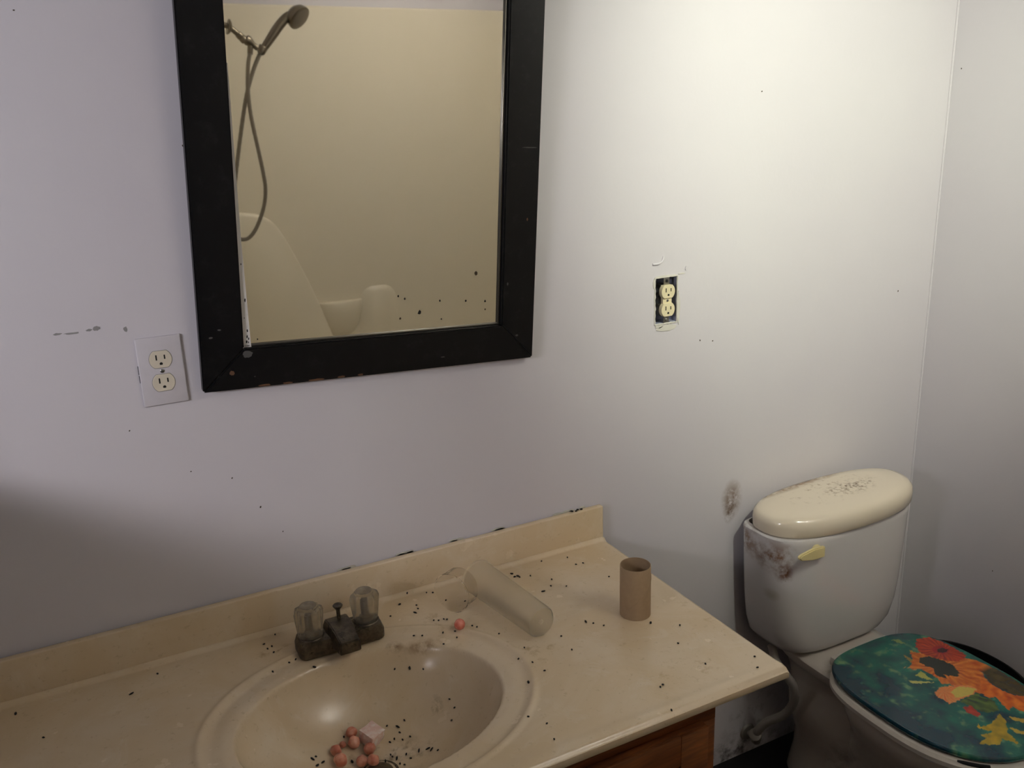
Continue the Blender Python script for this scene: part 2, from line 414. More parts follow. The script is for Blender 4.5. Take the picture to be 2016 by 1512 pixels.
# soap pocket
b = bmesh.new(); rings = []
for (z, k, d) in ((0.712, 1.0, 0.034), (0.704, 1.03, 0.038), (0.665, 0.98, 0.035), (0.605, 0.82, 0.028), (0.57, 0.62, 0.020), (0.55, 0.36, 0.010), (0.545, 0.15, 0.003)):
    rings.append([Vector((0.127+0.10*k*math.cos(t), yb-0.002+d*math.sin(t), z)) for t in (PI*i/20 for i in range(21))])
loft(b, rings[::-1]); bmesh.ops.recalc_face_normals(b, faces=b.faces); part('soap_dish', b, 'surround', sr)
b = bmesh.new()
loft(b, [[Vector((0.305+0.075*k*math.copysign(abs(math.cos(t))**0.6, math.cos(t)), yb-0.003+d, 0.60+0.160*k2*math.copysign(abs(math.sin(t))**0.6, math.sin(t)))) for t in (2*PI*i/32 for i in range(32))] for (k, k2, d) in ((1.5, 1.05, 0), (1.2, 1.02, 0.005), (0.9, 0.96, 0.014), (0.6, 0.9, 0.018))])
bmesh.ops.recalc_face_normals(b, faces=b.faces); part('raised_molding', b, 'surround', sr)

# shower set
sh = root('hand_shower', (-0.410, -2.0, 1.25), 'chrome hand shower with looped grey hose reflected in the mirror', 'shower head')
ys = -2.0
b = bmesh.new(); tube(b, smooth_path([(-0.412, ys, 2.020), (-0.36, ys, 2.018), (-0.300, ys, 2.006), (-0.278, ys, 1.993), (-0.240, ys, 1.958)], 5), 0.0100, 12); part('shower_arm', b, 'chrome_dark', sh)
b = bmesh.new(); lathe(b, [(0.007, -0.004), (0.026, -0.004), (0.027, 0), (0.020, 0.007), (0.010, 0.010)], (-0.291, ys, 2.001), (1, 0, -0.25), 28); part('flange', b, 'chrome_dark', sh)
b = bmesh.new(); lathe(b, [(0.009, 0), (0.013, 0.002), (0.014, 0.014), (0.0125, 0.018), (0.014, 0.022), (0.014, 0.034), (0.010, 0.036)], (-0.262, ys, 1.980), (0.70, 0, -0.72), 16); part('swivel_nut', b, 'chrome_dark', sh)
b = bmesh.new(); lathe(b, [(0.012, 0), (0.017, 0.004), (0.018, 0.014), (0.014, 0.024), (0.010, 0.034), (0.010, 0.052)], (-0.238, ys, 1.964), (0.78, 0, -0.62), 20)
lathe(b, [(0.009, 0), (0.010, 0.005), (0.0095, 0.034), (0.008, 0.036)], (-0.221, ys, 1.945), (-0.12, 0, -1), 14)
lathe(b, [(0.016, -0.012), (0.017, -0.008), (0.017, 0.010), (0.0155, 0.013)], (-0.182, ys, 1.926), (0.62, 0, 0.78), 20); part('bracket', b, 'chrome_dark', sh)
b = bmesh.new(); P = smooth_path([(-0.190, ys, 1.912), (-0.170, ys, 1.936), (-0.142, ys, 1.971), (-0.112, ys, 2.008), (-0.085, ys, 2.034), (-0.062, ys, 2.046)], 5)
tube(b, P, [0.011+0.0065*min(1, i/12)-0.001*(i/len(P)) for i in range(len(P))], 14); hs = part('handle', b, 'chrome_dark', sh)
b = bmesh.new(); lathe(b, [(0.012, -0.030), (0.029, -0.025), (0.042, -0.011), (0.046, 0.002), (0.046, 0.011), (0.041, 0.014)], (-0.043, ys+0.004, 2.040), (0.50, 0.62, -0.60), 32); hd = part('spray_head', b, 'chrome_dark', sh)
b = bmesh.new(); lathe(b, [(0.039, 0), (0.039, 0.003), (0.033, 0.005)], Vector((-0.043, ys+0.004, 2.040))+0.012*Vector((0.50, 0.62, -0.60)).normalized(), (0.50, 0.62, -0.60), 28); part('spray_face', b, 'hose_grey', hd)
hA = [(-0.225, 1.915), (-0.234, 1.884), (-0.241, 1.837), (-0.245, 1.785), (-0.243, 1.702), (-0.23, 1.593), (-0.219, 1.5), (-0.215, 1.432), (-0.228, 1.363), (-0.261, 1.29), (-0.291, 1.254), (-0.317, 1.247), (-0.335, 1.258), (-0.352, 1.297)]
hB = [(-0.353, 1.341), (-0.334, 1.42), (-0.314, 1.511), (-0.287, 1.631), (-0.259, 1.744), (-0.236, 1.814), (-0.214, 1.866), (-0.190, 1.912)]
def hp(x, z, front):
    k = min(1, max(0, (1.93-z)/0.55)); y = ys-0.02*k+(0.012 if front else -0.012)
    s = (1.512-y)/(1.512+2.0)                        # keep the hang line while it swings back
    return (-0.97+(x+0.97)*s, y, 1.63+(z-1.63)*s)
b = bmesh.new(); tube(b, smooth_path([hp(x, z, True) for x, z in hA]+[hp(x, z, False) for x, z in hB], 9), 0.0068, 8, rib=0.10); part('hose', b, 'hose_grey', sh)
sh.location = sh.location+Vector((-0.014, 0, -0.161))

# ================================================================ vanity cabinet
cab = root('vanity_cabinet', (-0.70, -0.28, 0), 'brown wooden vanity cabinet under the beige sink top', 'cabinet')
CX0, CX1, CY0 = -1.30, -0.122, -0.540
b = bmesh.new()
box(b, CX1-0.016, CX1, CY0+0.018, -0.004, 0.0, H-0.022, 0.001); box(b, CX0, CX0+0.016, CY0+0.018, -0.004, 0.0, H-0.022, 0.001)
box(b, CX0+0.016, CX1-0.016, CY0+0.018, -0.004, 0.09, 0.105); box(b, CX0+0.016, CX1-0.016, -0.012, -0.004, 0.105, H-0.022); box(b, CX0+0.016, CX1-0.016, CY0+0.07, CY0+0.082, 0, 0.09)
part('carcass', b, 'cabinet_wood', cab)
b = bmesh.new(); box(b, CX0, CX1, CY0, CY0+0.018, H-0.075, H-0.022, 0.0015); box(b, CX0, CX1, CY0, CY0+0.018, 0.09, 0.13, 0.0015)
for x in (CX0, -0.92, -0.52, CX1-0.042): box(b, x, x+0.042, CY0+0.0005, CY0+0.018, 0.13, H-0.075, 0.0015)
part('face_frame', b, 'cabinet_wood', cab)
for (x0, x1) in ((CX0+0.03, -0.905), (-0.893, -0.505), (-0.493, CX1-0.030)):
    b = bmesh.new(); z0, z1, y = 0.12, H-0.066, CY0-0.017
    box(b, x0, x1, y+0.002, CY0-0.0005, z0, z1, 0.003); 
    for (a0, a1, c0, c1) in ((x0, x0+0.055, z0, z1), (x1-0.055, x1, z0, z1), (x0+0.055, x1-0.055, z0, z0+0.055), (x0+0.055, x1-0.055, z1-0.055, z1)): box(b, a0, a1, y-0.003, y+0.004, c0, c1, 0.002)
    d = part('door', b, 'cabinet_wood', cab)
    b = bmesh.new(); r = lambda k, yy: [Vector((x0+0.060+k, yy, z0+0.060+k)), Vector((x1-0.060-k, yy, z0+0.060+k)), Vector((x1-0.060-k, yy, z1-0.060-k)), Vector((x0+0.060+k, yy, z1-0.060-k))]
    loft(b, [r(0, y+0.003), r(0, y+0.0015), r(0.03, y-0.004)]); part('raised_panel', b, 'cabinet_wood', d, angle=15)

# ================================================================ sink top with integral basin
BX, BY = -0.634, -0.322
vt = root('sink_top', (-0.65, -0.29, H-0.022), 'beige cultured marble vanity top with molded oval basin', 'sink')
TX0, TX1, TY0, TY1 = -1.32, 0.0, -0.577, -0.004
def smst(a, b_, x):
    t = min(1, max(0, (x-a)/(b_-a))); return t*t*(3-2*t)
def hz(x, y):
    r = math.hypot((x-BX)/0.215, (y-BY)/0.166); q = math.hypot((x-BX)/0.268, (y-BY)/0.214); z = 0.0
    if q < 1.12: z += 0.0022*math.exp(-((q-1.0)/0.022)**2)-0.0045*(1-smst(0.93, 1.0, q))
    if r < 1.10:
        z -= 0.0035*(1-smst(0.97, 1.10, r))
    if r < 1.0: z -= 0.122*(1-r**2.5)**0.85
    # soft raised roll along the front and right edges
    z += 0.0016*math.exp(-((y-(TY0+0.020))/0.010)**2)
    z -= 0.006*smst(0.012, 0.0, y-TY0)**2
    z -= 0.003*smst(0.008, 0.0, TX1-x)**2
    z += 0.007*smst(-0.032, -0.019, y)**2
    return z
def grid_axis(a, b_, step, fine=()):
    out = [a]
    while out[-1] < b_-1e-9:
        s = step
        for (f0, f1, fs) in fine:
            if f0-1e-9 <= out[-1] < f1: s = fs
        out.append(min(out[-1]+s, b_))
    return out
xs = grid_axis(TX0, TX1, 0.02, [(-0.92, -0.35, 0.0032), (-0.012, 0.0, 0.0015)])
yy = grid_axis(TY0, -0.0185, 0.006, [(TY0, TY0+0.04, 0.0015), (-0.545, -0.10, 0.0032), (-0.036, -0.018, 0.0015)])
b = bmesh.new(); G = [[b.verts.new((x, y, H+hz(x, y))) for y in yy] for x in xs]
for i in range(len(xs)-1):
    for j in range(len(yy)-1): b.faces.new((G[i][j], G[i+1][j], G[i+1][j+1], G[i][j+1]))
# skirt and underside
loop = [G[i][0] for i in range(len(xs))]+[G[-1][j] for j in range(1, len(yy))]+[G[i][-1] for i in range(len(xs)-2, -1, -1)]+[G[0][j] for j in range(len(yy)-2, 0, -1)]
low = [b.verts.new((v.co.x, v.co.y, H-0.018)) for v in loop]
lo2 = [b.verts.new((min(max(v.co.x, TX0+.003), TX1-.003), max(v.co.y, TY0+.004), H-0.0215)) for v in loop]
n = len(loop)
for i in range(n):
    b.faces.new((loop[i], low[i], low[(i+1) % n], loop[(i+1) % n])); b.faces.new((low[i], lo2[i], lo2[(i+1) % n], low[(i+1) % n]))
bmesh.ops.recalc_face_normals(b, faces=b.faces)
part('basin_top', b, 'marble', vt, angle=60)
b = mbox(TX0, TX1-0.001, -0.0185, TY1, H-0.0215, H+0.0787, 0.0028, 3)
part('backsplash', b, 'marble', vt)
# crumbling caulk between splash and wall
for k in range(16):
    x = random.choice((-0.47, -0.43, -0.06, -0.10, -0.25, -0.34, -0.40, -0.55))+random.uniform(-0.03, 0.03)
    o = part('caulk_piece', patch(0, 0, random.uniform(0.005, 0.016), random.uniform(0.0015, 0.003), k, 0.004), 'caulk', vt, local=True)
    o.location = Vector((x, -0.0005, H+0.079))-vt.location
b = bmesh.new(); lathe(b, [(0.034, -0.001), (0.034, 0.001), (0.030, 0.002), (0.024, -0.0005), (0.020, -0.003)], (BX, BY, H-0.1305), n=32); part('drain_flange', b, 'faucet_metal', vt)
b = bmesh.new(); lathe(b, [(0.010, -0.004), (0.022, 0.001), (0.023, 0.003), (0.018, 0.006), (0.006, 0.0075)], (BX, BY, H-0.1295), n=28); part('stopper', b, 'faucet_metal', vt)

# ================================================================ faucet
FX, FY = -0.625, -0.113
fa = root('faucet', (FX, FY, H), 'grimy two handle faucet with clear acrylic knobs behind the basin', 'faucet')
b = bmesh.new()
def brect(hx, y0, y1, z, r): return rr(FX-hx, FX+hx, y0, y1, r, z, 5)
loft(b, [brect(0.0775, FY-0.030, FY+0.027, H-0.001, 0.014), brect(0.0775, FY-0.030, FY+0.027, H+0.014, 0.014), brect(0.0735, FY-0.027, FY+0.024, H+0.026, 0.012), brect(0.069, FY-0.023, FY+0.020, H+0.027, 0.010)])
part('base', b, 'faucet_metal', fa, angle=30)
b = bmesh.new()
def fr(y, w0, w1, z0, z1): return [Vector((FX-w0, y, z0)), Vector((FX+w0, y, z0)), Vector((FX+w0*0.98, y, z0+0.6*(z1-z0))), Vector((FX+w1, y, z1)), Vector((FX-w1, y, z1)), Vector((FX-w0*0.98, y, z0+0.6*(z1-z0)))]
sec = [fr(FY+0.026, 0.024, 0.018, H+0.002, H+0.030), fr(FY+0.018, 0.026, 0.020, H+0.002, H+0.040), fr(FY-0.010, 0.025, 0.019, H+0.004, H+0.044), fr(FY-0.040, 0.021, 0.0175, H+0.010, H+0.041), fr(FY-0.064, 0.0195, 0.0170, H+0.012, H+0.037), fr(FY-0.069, 0.0185, 0.0160, H+0.013, H+0.035)]
loft(b, sec); bmesh.ops.recalc_face_normals(b, faces=b.faces); bmesh.ops.bevel(b, geom=[e for e in b.edges if e.calc_face_angle(0) > 0.5], offset=0.0016, segments=2, affect='EDGES')
part('spout', b, 'faucet_metal', fa, angle=25)
b = bmesh.new(); lathe(b, [(0.0035, 0), (0.0035, 0.018), (0.0045, 0.022), (0.0085, 0.027), (0.0090, 0.029), (0.0075, 0.0305), (0.004, 0.0295)], (FX+0.004, FY+0.010, H+0.036), n=20); part('lift_rod', b, 'faucet_metal', fa)
for sx in (-1, 1):
    cx = FX+sx*0.0508; z0 = H+0.028; b = bmesh.new()
    q = 1.0 if sx < 0 else 1.5
    prof = [(0.0195, 0.000, 0.0), (0.0212, 0.002, 0.03), (0.0220, 0.010, 0.05), (0.0228, 0.024, 0.07*q), (0.0236, 0.036, 0.09*q), (0.0240, 0.045, 0.10*q), (0.0226, 0.051, 0.08*q), (0.0190, 0.0535, 0.03), (0.0175, 0.0535, 0), (0.0165, 0.0560, 0), (0.0130, 0.0572, 0), (0.004, 0.0575, 0)]
    lathe(b, prof, (cx, FY, z0), n=64, lobes=10 if sx < 0 else 4); k = part('handle', b, 'acrylic', fa, 'clear ribbed acrylic knob', angle=35)
    b = bmesh.new(); lathe(b, [(0.0145, 0.0), (0.0150, 0.0006), (0.0142, 0.0014), (0.0120, 0.0010), (0.0105, 0.0016), (0.003, 0.0018)], (cx, FY, z0+0.0574), n=28); part('index_cap', b, 'acrylic', k)
    b = bmesh.new(); lathe(b, [(0.0105, 0.0015), (0.0100, 0.010), (0.0055, 0.014), (0.0050, 0.040), (0.002, 0.042)], (cx, FY, z0), n=18); part('stem', b, 'stem_tan', k)
    b = bmesh.new(); lathe(b, [(0.022, -0.0015), (0.0235, 0.0005), (0.022, 0.002), (0.012, 0.002)], (cx, FY, z0-0.0015), n=28); part('handle_collar', b, 'faucet_metal', k)

DROP_TOP = [(-0.4622, -0.024, 1), (-0.4881, -0.0512, 2), (-0.4267, -0.0365, 1), (-0.4161, -0.0428, 1), (-0.4616, -0.0709, 1), (-0.4638, -0.0843, 1), (-0.4736, -0.095, 3), (-0.5187, -0.0831, 1), (-0.5975, -0.0431, 1), (-0.4053, -0.0829, 1), (-0.3747, -0.1052, 1), (-0.4535, -0.1379, 1), (-0.4459, -0.143, 1), (-0.4358, -0.1442, 1), (-0.4313, -0.148, 1), (-0.4532, -0.1798, 1), (-0.4374, -0.2064, 1), (-0.4653, -0.2108, 1), (-0.4892, -0.1689, 1), (-0.5025, -0.161, 1), (-0.4, -0.1919, 1), (-0.3941, -0.2001, 1), (-0.4337, -0.1901, 1), (-0.3693, -0.2404, 1), (-0.3747, -0.3252, 1), (-0.351, -0.3025, 1), (-0.3604, -0.3491, 1), (-0.2774, -0.3044, 1), (-0.2831, -0.3501, 1), (-0.354, -0.3795, 1), (-0.2188, -0.0822, 1), (-0.169, -0.0397, 1), (-0.1147, -0.0889, 1), (-0.1893, -0.1174, 1), (-0.2036, -0.1393, 1), (-0.2269, -0.1501, 3), (-0.1779, -0.1561, 1), (-0.2476, -0.0553, 2), (-0.2482, -0.0696, 2), (-0.2414, -0.07, 2), (-0.24, -0.0752, 2), (-0.5515, -0.1865, 1), (-0.5272, -0.197, 2), (-0.5067, -0.2102, 1), (-0.686, -0.1605, 2), (-0.7218, -0.1311, 1), (-0.7095, -0.1273, 1), (-0.7234, -0.0343, 1), (-0.0849, -0.1669, 1), (-0.1144, -0.0532, 1), (-0.0991, -0.0913, 1), (-0.2142, -0.2859, 3), (-0.2056, -0.2976, 1), (-0.1932, -0.3136, 1), (-0.115, -0.3492, 2), (-0.0749, -0.3824, 1), (-0.1137, -0.4273, 1), (-0.112, -0.4991, 1), (-0.0276, -0.5243, 1), (-0.0463, -0.5517, 1), (-0.2078, -0.5096, 1), (-0.2356, -0.5691, 1), (-0.215, -0.5129, 1), (-0.4182, -0.5002, 1), (-0.4266, -0.5371, 1), (-0.4353, -0.4725, 1), (-0.3911, -0.391, 2), (-0.9729, -0.0918, 3), (-0.9279, -0.054, 1), (-0.7458, -0.0741, 1), (-0.7374, -0.0699, 1), (-0.7386, -0.0907, 1), (-0.7481, -0.0556, 1), (-0.7528, -0.143, 1), (-1.142, -0.053, 2), (-1.1028, -0.1422, 1)]
DROP_BOWL = [(-0.4848, -0.2715, -0.0786, 1), (-0.4837, -0.2898, -0.0844, 1), (-0.5611, -0.2479, -0.1072, 1), (-0.591, -0.2418, -0.1111, 1), (-0.5748, -0.2513, -0.1128, 3), (-0.5755, -0.2614, -0.117, 1), (-0.5629, -0.2775, -0.1191, 1), (-0.5761, -0.2756, -0.1215, 1), (-0.5877, -0.2671, -0.1211, 1), (-0.5964, -0.2689, -0.1227, 1), (-0.5811, -0.3054, -0.1269, 1), (-0.5781, -0.3181, -0.1271, 1), (-0.5978, -0.305, -0.1287, 3), (-0.6166, -0.3017, -0.1293, 3), (-0.6042, -0.2923, -0.128, 1), (-0.6029, -0.2978, -0.1284, 1), (-0.5976, -0.3192, -0.1291, 1), (-0.5922, -0.3254, -0.1286, 1), (-0.6208, -0.3116, -0.1299, 2), (-0.5364, -0.3364, -0.1165, 1), (-0.561, -0.3124, -0.1238, 3), (-0.5477, -0.3192, -0.1207, 3), (-0.5435, -0.3257, -0.1194, 3), (-0.4958, -0.3039, -0.096, 1), (-0.7268, -0.2642, -0.108, 3), (-0.7203, -0.2601, -0.1086, 1), (-0.712, -0.2704, -0.1152, 3), (-0.7229, -0.2759, -0.1135, 2), (-0.6665, -0.2791, -0.1257, 2), (-0.6654, -0.2351, -0.1092, 1)]

# ================================================================ things on the counter
b = bmesh.new(); tx, ty, tr = -0.119, -0.306, 0.0285
lathe(b, [(tr-.0012, 0.0), (tr, 0.0002), (tr, 0.050), (tr-.0003, 0.0995), (tr-.0006, 0.100), (tr-.0014, 0.0998), (tr-.0016, 0.004)], (tx, ty, H), n=48, cap0=False, cap1=False)
tb = root('cardboard_tube', (tx, ty, H), 'empty brown cardboard toilet paper tube standing on the counter', 'cardboard tube')
part('tube_wall', b, 'cardboard', tb)
b = bmesh.new(); P = [(tx+(tr+.0002)*math.cos(a), ty+(tr+.0002)*math.sin(a), H+0.012+0.076*(a+PI*0.95)/(PI*0.9)) for a in (-PI*0.95+PI*0.9*k/24 for k in range(25))]
tube(b, P, 0.0004, 6); part('spiral_seam', b, 'cardboard', tb)

# frosted tumbler lying on its side and its clear cap
A0, A1 = Vector((-0.338, -0.086, H+0.0350)), Vector((-0.310, -0.292, H+0.0325))
ax = (A1-A0).normalized(); L = (A1-A0).length
b = bmesh.new(); lathe(b, [(0.0335, 0), (0.0345, 0.001), (0.0345, 0.005), (0.0335, 0.006), (0.0305, L*0.6), (0.0290, L-0.004), (0.0265, L), (0.005, L-0.002), (0.005, L-0.0035), (0.0255, L-0.003), (0.0278, L-0.006), (0.0325, 0.006), (0.0325, 0)], A0, ax, 40, False, False)
bmesh.ops.recalc_face_normals(b, faces=b.faces)
cup = single('plastic_tumbler', b, 'frosted_plastic', (A0.x, A0.y, H), 'frosted plastic tumbler lying on its side right of the faucet', 'tumbler')
D0, dx = Vector((-0.412, -0.128, H+0.0395)), Vector((0.86, 0.50, 0)).normalized()
b = bmesh.new(); lathe(b, [(0.0385, 0), (0.0390, 0.0008), (0.0390, 0.004), (0.0375, 0.005), (0.0370, 0.036), (0.0345, 0.040), (0.006, 0.040), (0.006, 0.0388), (0.0340, 0.0388), (0.0360, 0.035), (0.0365, 0.005), (0.0378, 0.0015)], D0, dx, 40, False, False)
bmesh.ops.recalc_face_normals(b, faces=b.faces)
single('clear_cap', b, 'clear_plastic', (D0.x, D0.y, H), 'clear plastic cap tipped on its edge beside the frosted tumbler', 'cap')

# pink beads
def bead(name, c, r, mat, label, group, seed, amp=0.12):
    b = blobmesh(r, seed, 3, amp); bmesh.ops.translate(b, verts=b.verts, vec=c)
    zmin = min(v.co.z for v in b.verts)
    single(name, b, mat, (c[0], c[1], zmin), label, 'bead', group)
bead('pink_bead', (-0.4234, -0.189, H+0.0098), 0.0102, 'bead_bright', 'round glossy pink bead alone on the counter beside the faucet', 'pink beads', 1, 0.05)
BEADS = [(-0.6523, -0.2368, 22, 'orange pink bead touching the back corner of the crumbly chunk'), (-0.6539, -0.2536, 24, 'pink bead left of the crumbly chunk below the topmost bead'),
         (-0.672, -0.2495, 13, 'smallest brownish pink bead in the basin, left of the pile'), (-0.6866, -0.2594, 21, 'leftmost reddish pink bead in the basin'),
         (-0.6855, -0.2807, 27, 'largest pink bead at the front left of the basin pile'), (-0.6332, -0.2727, 24, 'pink bead directly in front of the crumbly chunk'),
         (-0.6528, -0.2912, 22, 'pale mottled pink bead at the front middle of the basin pile'), (-0.6361, -0.2994, 24, 'brownish pink bead at the front right of the basin pile')]
for k, (x, y, s, lab) in enumerate(BEADS):
    r = s*0.00040+0.0005
    bead('pink_bead', (x, y, H+hz(x, y)+r*0.97), r, 'bead_pink', lab, 'pink beads', 10+k, 0.20)
b = bmesh.new(); bmesh.ops.create_cube(b, size=0.030)
bmesh.ops.subdivide_edges(b, edges=b.edges[:], cuts=5, use_grid_fill=True)
for v in b.verts:
    v.co = v.co*(1+0.10*noise.noise(v.co*90)+0.05*noise.noise(v.co*260)); v.co.z *= 0.75
    v.co = Matrix.Rotation(0.5, 3, 'Z') @ Matrix.Rotation(0.22, 3, 'X') @ v.co
cz = H+hz(-0.6223, -0.2558)+0.0125
bmesh.ops.translate(b, verts=b.verts, vec=(-0.6223, -0.2530, cz))
single('soap_chunk', b, 'chunk', (-0.6223, -0.2530, cz-0.011), 'crumbly whitish pink soap chunk among the beads in the basin', 'soap')

# droppings: each one its own object
def dropping_mesh(L_, r, seed):
    b = blobmesh(1.0, seed, 1, 0.30)
    for v in b.verts: v.co = Vector((v.co.x*L_/2, v.co.y*r, v.co.z*r))
    return finish(b, 'dropping', 'speck_black')
DM = {1: [dropping_mesh(0.0052, 0.0016, 1), dropping_mesh(0.0042, 0.0017, 2)], 2: [dropping_mesh(0.0074, 0.0022, 3), dropping_mesh(0.0068, 0.0021, 4)], 3: [dropping_mesh(0.0105, 0.0016, 5), dropping_mesh(0.0095, 0.0019, 6)]}
def drop(x, y, z, s, label, group, nz=None):
    o = bpy.data.objects.new('dropping', random.choice(DM[s])); C.objects.link(o); o.location = (x, y, z)
    e = Matrix.Rotation(random.random()*PI, 4, 'Z')
    if nz is not None: e = nz.to_track_quat('Z', 'Y').to_matrix().to_4x4() @ e
    o.rotation_euler = e.to_euler(); o['label'] = label; o['category'] = 'dropping'; o['group'] = group
def nrm(x, y):
    h = 0.002; return Vector((-(hz(x+h, y)-hz(x-h, y))/(2*h), -(hz(x, y+h)-hz(x, y-h))/(2*h), 1)).normalized()
for (x, y, s) in DROP_TOP:
    where = 'on the counter left of the faucet' if x < -0.66 else 'on the counter between the faucet and frosted tumbler' if x < -0.40 else 'on the counter around the frosted tumbler' if (x < -0.20 and y > -0.40) else 'on the counter along its front edge' if y < -0.42 else 'on the counter around the cardboard tube'
    drop(x, y, H+hz(x, y)+0.0013, s, {1: 'tiny', 2: 'thick', 3: 'elongated'}[s]+' black dropping '+where, 'droppings on the countertop', nrm(x, y))
for (x, y, z, s) in DROP_BOWL:
    drop(x, y, H+hz(x, y)+0.0013, s, {1: 'tiny', 2: 'thick', 3: 'elongated'}[s]+' black dropping inside the basin '+('left of the pink beads' if x < -0.69 else 'beside the pink beads' if x < -0.60 else 'right of the pink beads'), 'droppings in the basin', nrm(x, y))
for (x, y) in ((-0.075, -0.009), (-0.066, -0.012), (-0.060, -0.008), (-0.052, -0.010)):
    drop(x, y, H+0.0800, 2, 'tiny black dropping on top of the backsplash at its right end', 'droppings on the backsplash')

# ================================================================ framed mirror (hangs a little crooked)
TH, PH = 0.0509, 0.040
mr = root('framed_mirror', (-0.7879, 0, 0.4697+H), 'black framed wall mirror hanging slightly crooked above the sink', 'mirror', rot=(0, TH, 0))
mr.rotation_mode = 'QUATERNION'; mr.rotation_quaternion = (Matrix.Rotation(TH, 3, 'Y') @ Matrix.Rotation(PH, 3, 'X')).to_quaternion()
W_, HM, FWD, FT = 0.6216, 0.80, 0.070, 0.022
def board(pl):
    b = bmesh.new(); loft(b, [[Vector((x, -0.0015, z)) for x, z in pl], [Vector((x, -FT, z)) for x, z in pl]]); bmesh.ops.recalc_face_normals(b, faces=b.faces)
    bmesh.ops.bevel(b, geom=[e for e in b.edges], offset=0.0022, segments=2, affect='EDGES'); return b
for pl in ([(0, 0), (FWD, FWD), (FWD, HM-FWD), (0, HM)], [(W_, 0), (W_, HM), (W_-FWD, HM-FWD), (W_-FWD, FWD)], [(0, 0), (W_, 0), (W_-FWD, FWD), (FWD, FWD)], [(0, HM), (FWD, HM-FWD), (W_-FWD, HM-FWD), (W_, HM)]):
    cx = sum(p[0] for p in pl)/4; cz2 = sum(p[1] for p in pl)/4
    pl2 = [(x+(cx-x)*0.0008, z+(cz2-z)*0.0008) for x, z in pl]
    part('frame_board', board(pl2), 'frame_black', mr, local=True, angle=30)
g = part('glass', mbox(FWD-0.004, W_-FWD+0.004, -0.0078, -0.003, FWD-0.004, HM-FWD+0.004), 'mirror_glass', mr, 'mirror glass speckled with dark spots', local=True, smooth=False)
for (x0, x1, z0, z1) in ((W_-FWD-0.0045, W_-FWD, FWD, HM-FWD), (FWD, W_-FWD, FWD, FWD+0.004), (FWD, W_-FWD, HM-FWD-0.004, HM-FWD)):
    part('bead', mbox(x0, x1, -0.0125, -0.0080, z0, z1, 0.0012), 'bead_metal', mr, 'thin dull metal bead', local=True)
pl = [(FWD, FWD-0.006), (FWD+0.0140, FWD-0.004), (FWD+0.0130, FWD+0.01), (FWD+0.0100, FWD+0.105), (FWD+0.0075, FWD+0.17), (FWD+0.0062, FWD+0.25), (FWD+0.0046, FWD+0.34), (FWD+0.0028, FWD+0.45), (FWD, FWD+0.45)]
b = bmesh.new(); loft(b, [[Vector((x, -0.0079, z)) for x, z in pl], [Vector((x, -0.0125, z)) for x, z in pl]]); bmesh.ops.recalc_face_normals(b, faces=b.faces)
st = part('reflection_strip', b, 'reflection_white', mr, 'white strip standing for a reflection, with black flecks, along the left edge of the glass', local=True)  # solid white strip in place of the partition end's mirror reflection
for k, (x, z, s) in enumerate(((0.0775, 0.098, 1.2), (0.0765, 0.088, 1.3), (0.0790, 0.084, 1.0), (0.0755, 0.079, 1.3), (0.0785, 0.078, 0.8), (0.0765, 0.150, 1.4), (0.0735, 0.210, 0.8), (0.0738, 0.120, 0.6))):
    b = blobmesh(0.0016*s, k, 1, 0.4, (0.6, 0.25, 1.5)); bmesh.ops.translate(b, verts=b.verts, vec=(x+0.0012, -0.0126, z)); part('fleck', b, 'speck_black', st, local=True)
MS = [(0.348, 0.138, 1), (0.3606, 0.1325, 1), (0.3891, 0.105, 1.9), (0.4293, 0.124, 1), (0.4819, 0.1204, 1), (0.5222, 0.1167, 1), (0.502, 0.1712, 2), (0.3516, 0.0965, 1), (0.4326, 0.0892, 0.7), (0.5225, 0.101, 0.8), (0.0955, 0.0805, 0.7)]
for k, (lx, lz, s) in enumerate(MS):
    b = blobmesh(0.0021*s, 20+k, 1, 0.4, (0.9, 0.2, 1.1)); bmesh.ops.translate(b, verts=b.verts, vec=(lx, -0.0079, lz)); part('speck', b, 'speck_brown' if k in (6, 7, 9) else 'speck_black', g, local=True)

CH = [(0.032, 0.105, 0.0028, 0.0015, 'chip_pale'), (0.048, 0.030, 0.004, 0.004, 'chip_brown'), (0.075, 0.060, 0.008, 0.006, 'chip_pale'), (0.10, 0.003, 0.010, 0.002, 'chip_brown'), (0.14, 0.0025, 0.008, 0.0018, 'chip_brown'), (0.19, 0.0025, 0.014, 0.0018, 'chip_brown'), (0.235, 0.003, 0.007, 0.0018, 'chip_brown'), (0.27, 0.003, 0.005, 0.0018, 'chip_brown'),
      (0.43, 0.020, 0.004, 0.001, 'chip_pale'), (0.585, 0.048, 0.003, 0.002, 'chip_pale'), (0.60, 0.40, 0.016, 0.0008, 'chip_pale'), (0.562, 0.150, 0.0015, 0.003, 'chip_pale'), (0.5995, 0.27, 0.0015, 0.003, 'chip_brown'), (0.018, 0.093, 0.003, 0.0015, 'chip_pale'), (0.085, 0.020, 0.0012, 0.001, 'chip_pale')]
for k, (x, z, a_, h_, mt) in enumerate(CH):
    b = patch(x, z, a_, h_, 30+k, 0.0004); bmesh.ops.translate(b, verts=b.verts, vec=(0, -FT+0.0001, 0)); part('paint_chip', b, mt, mr, local=True)

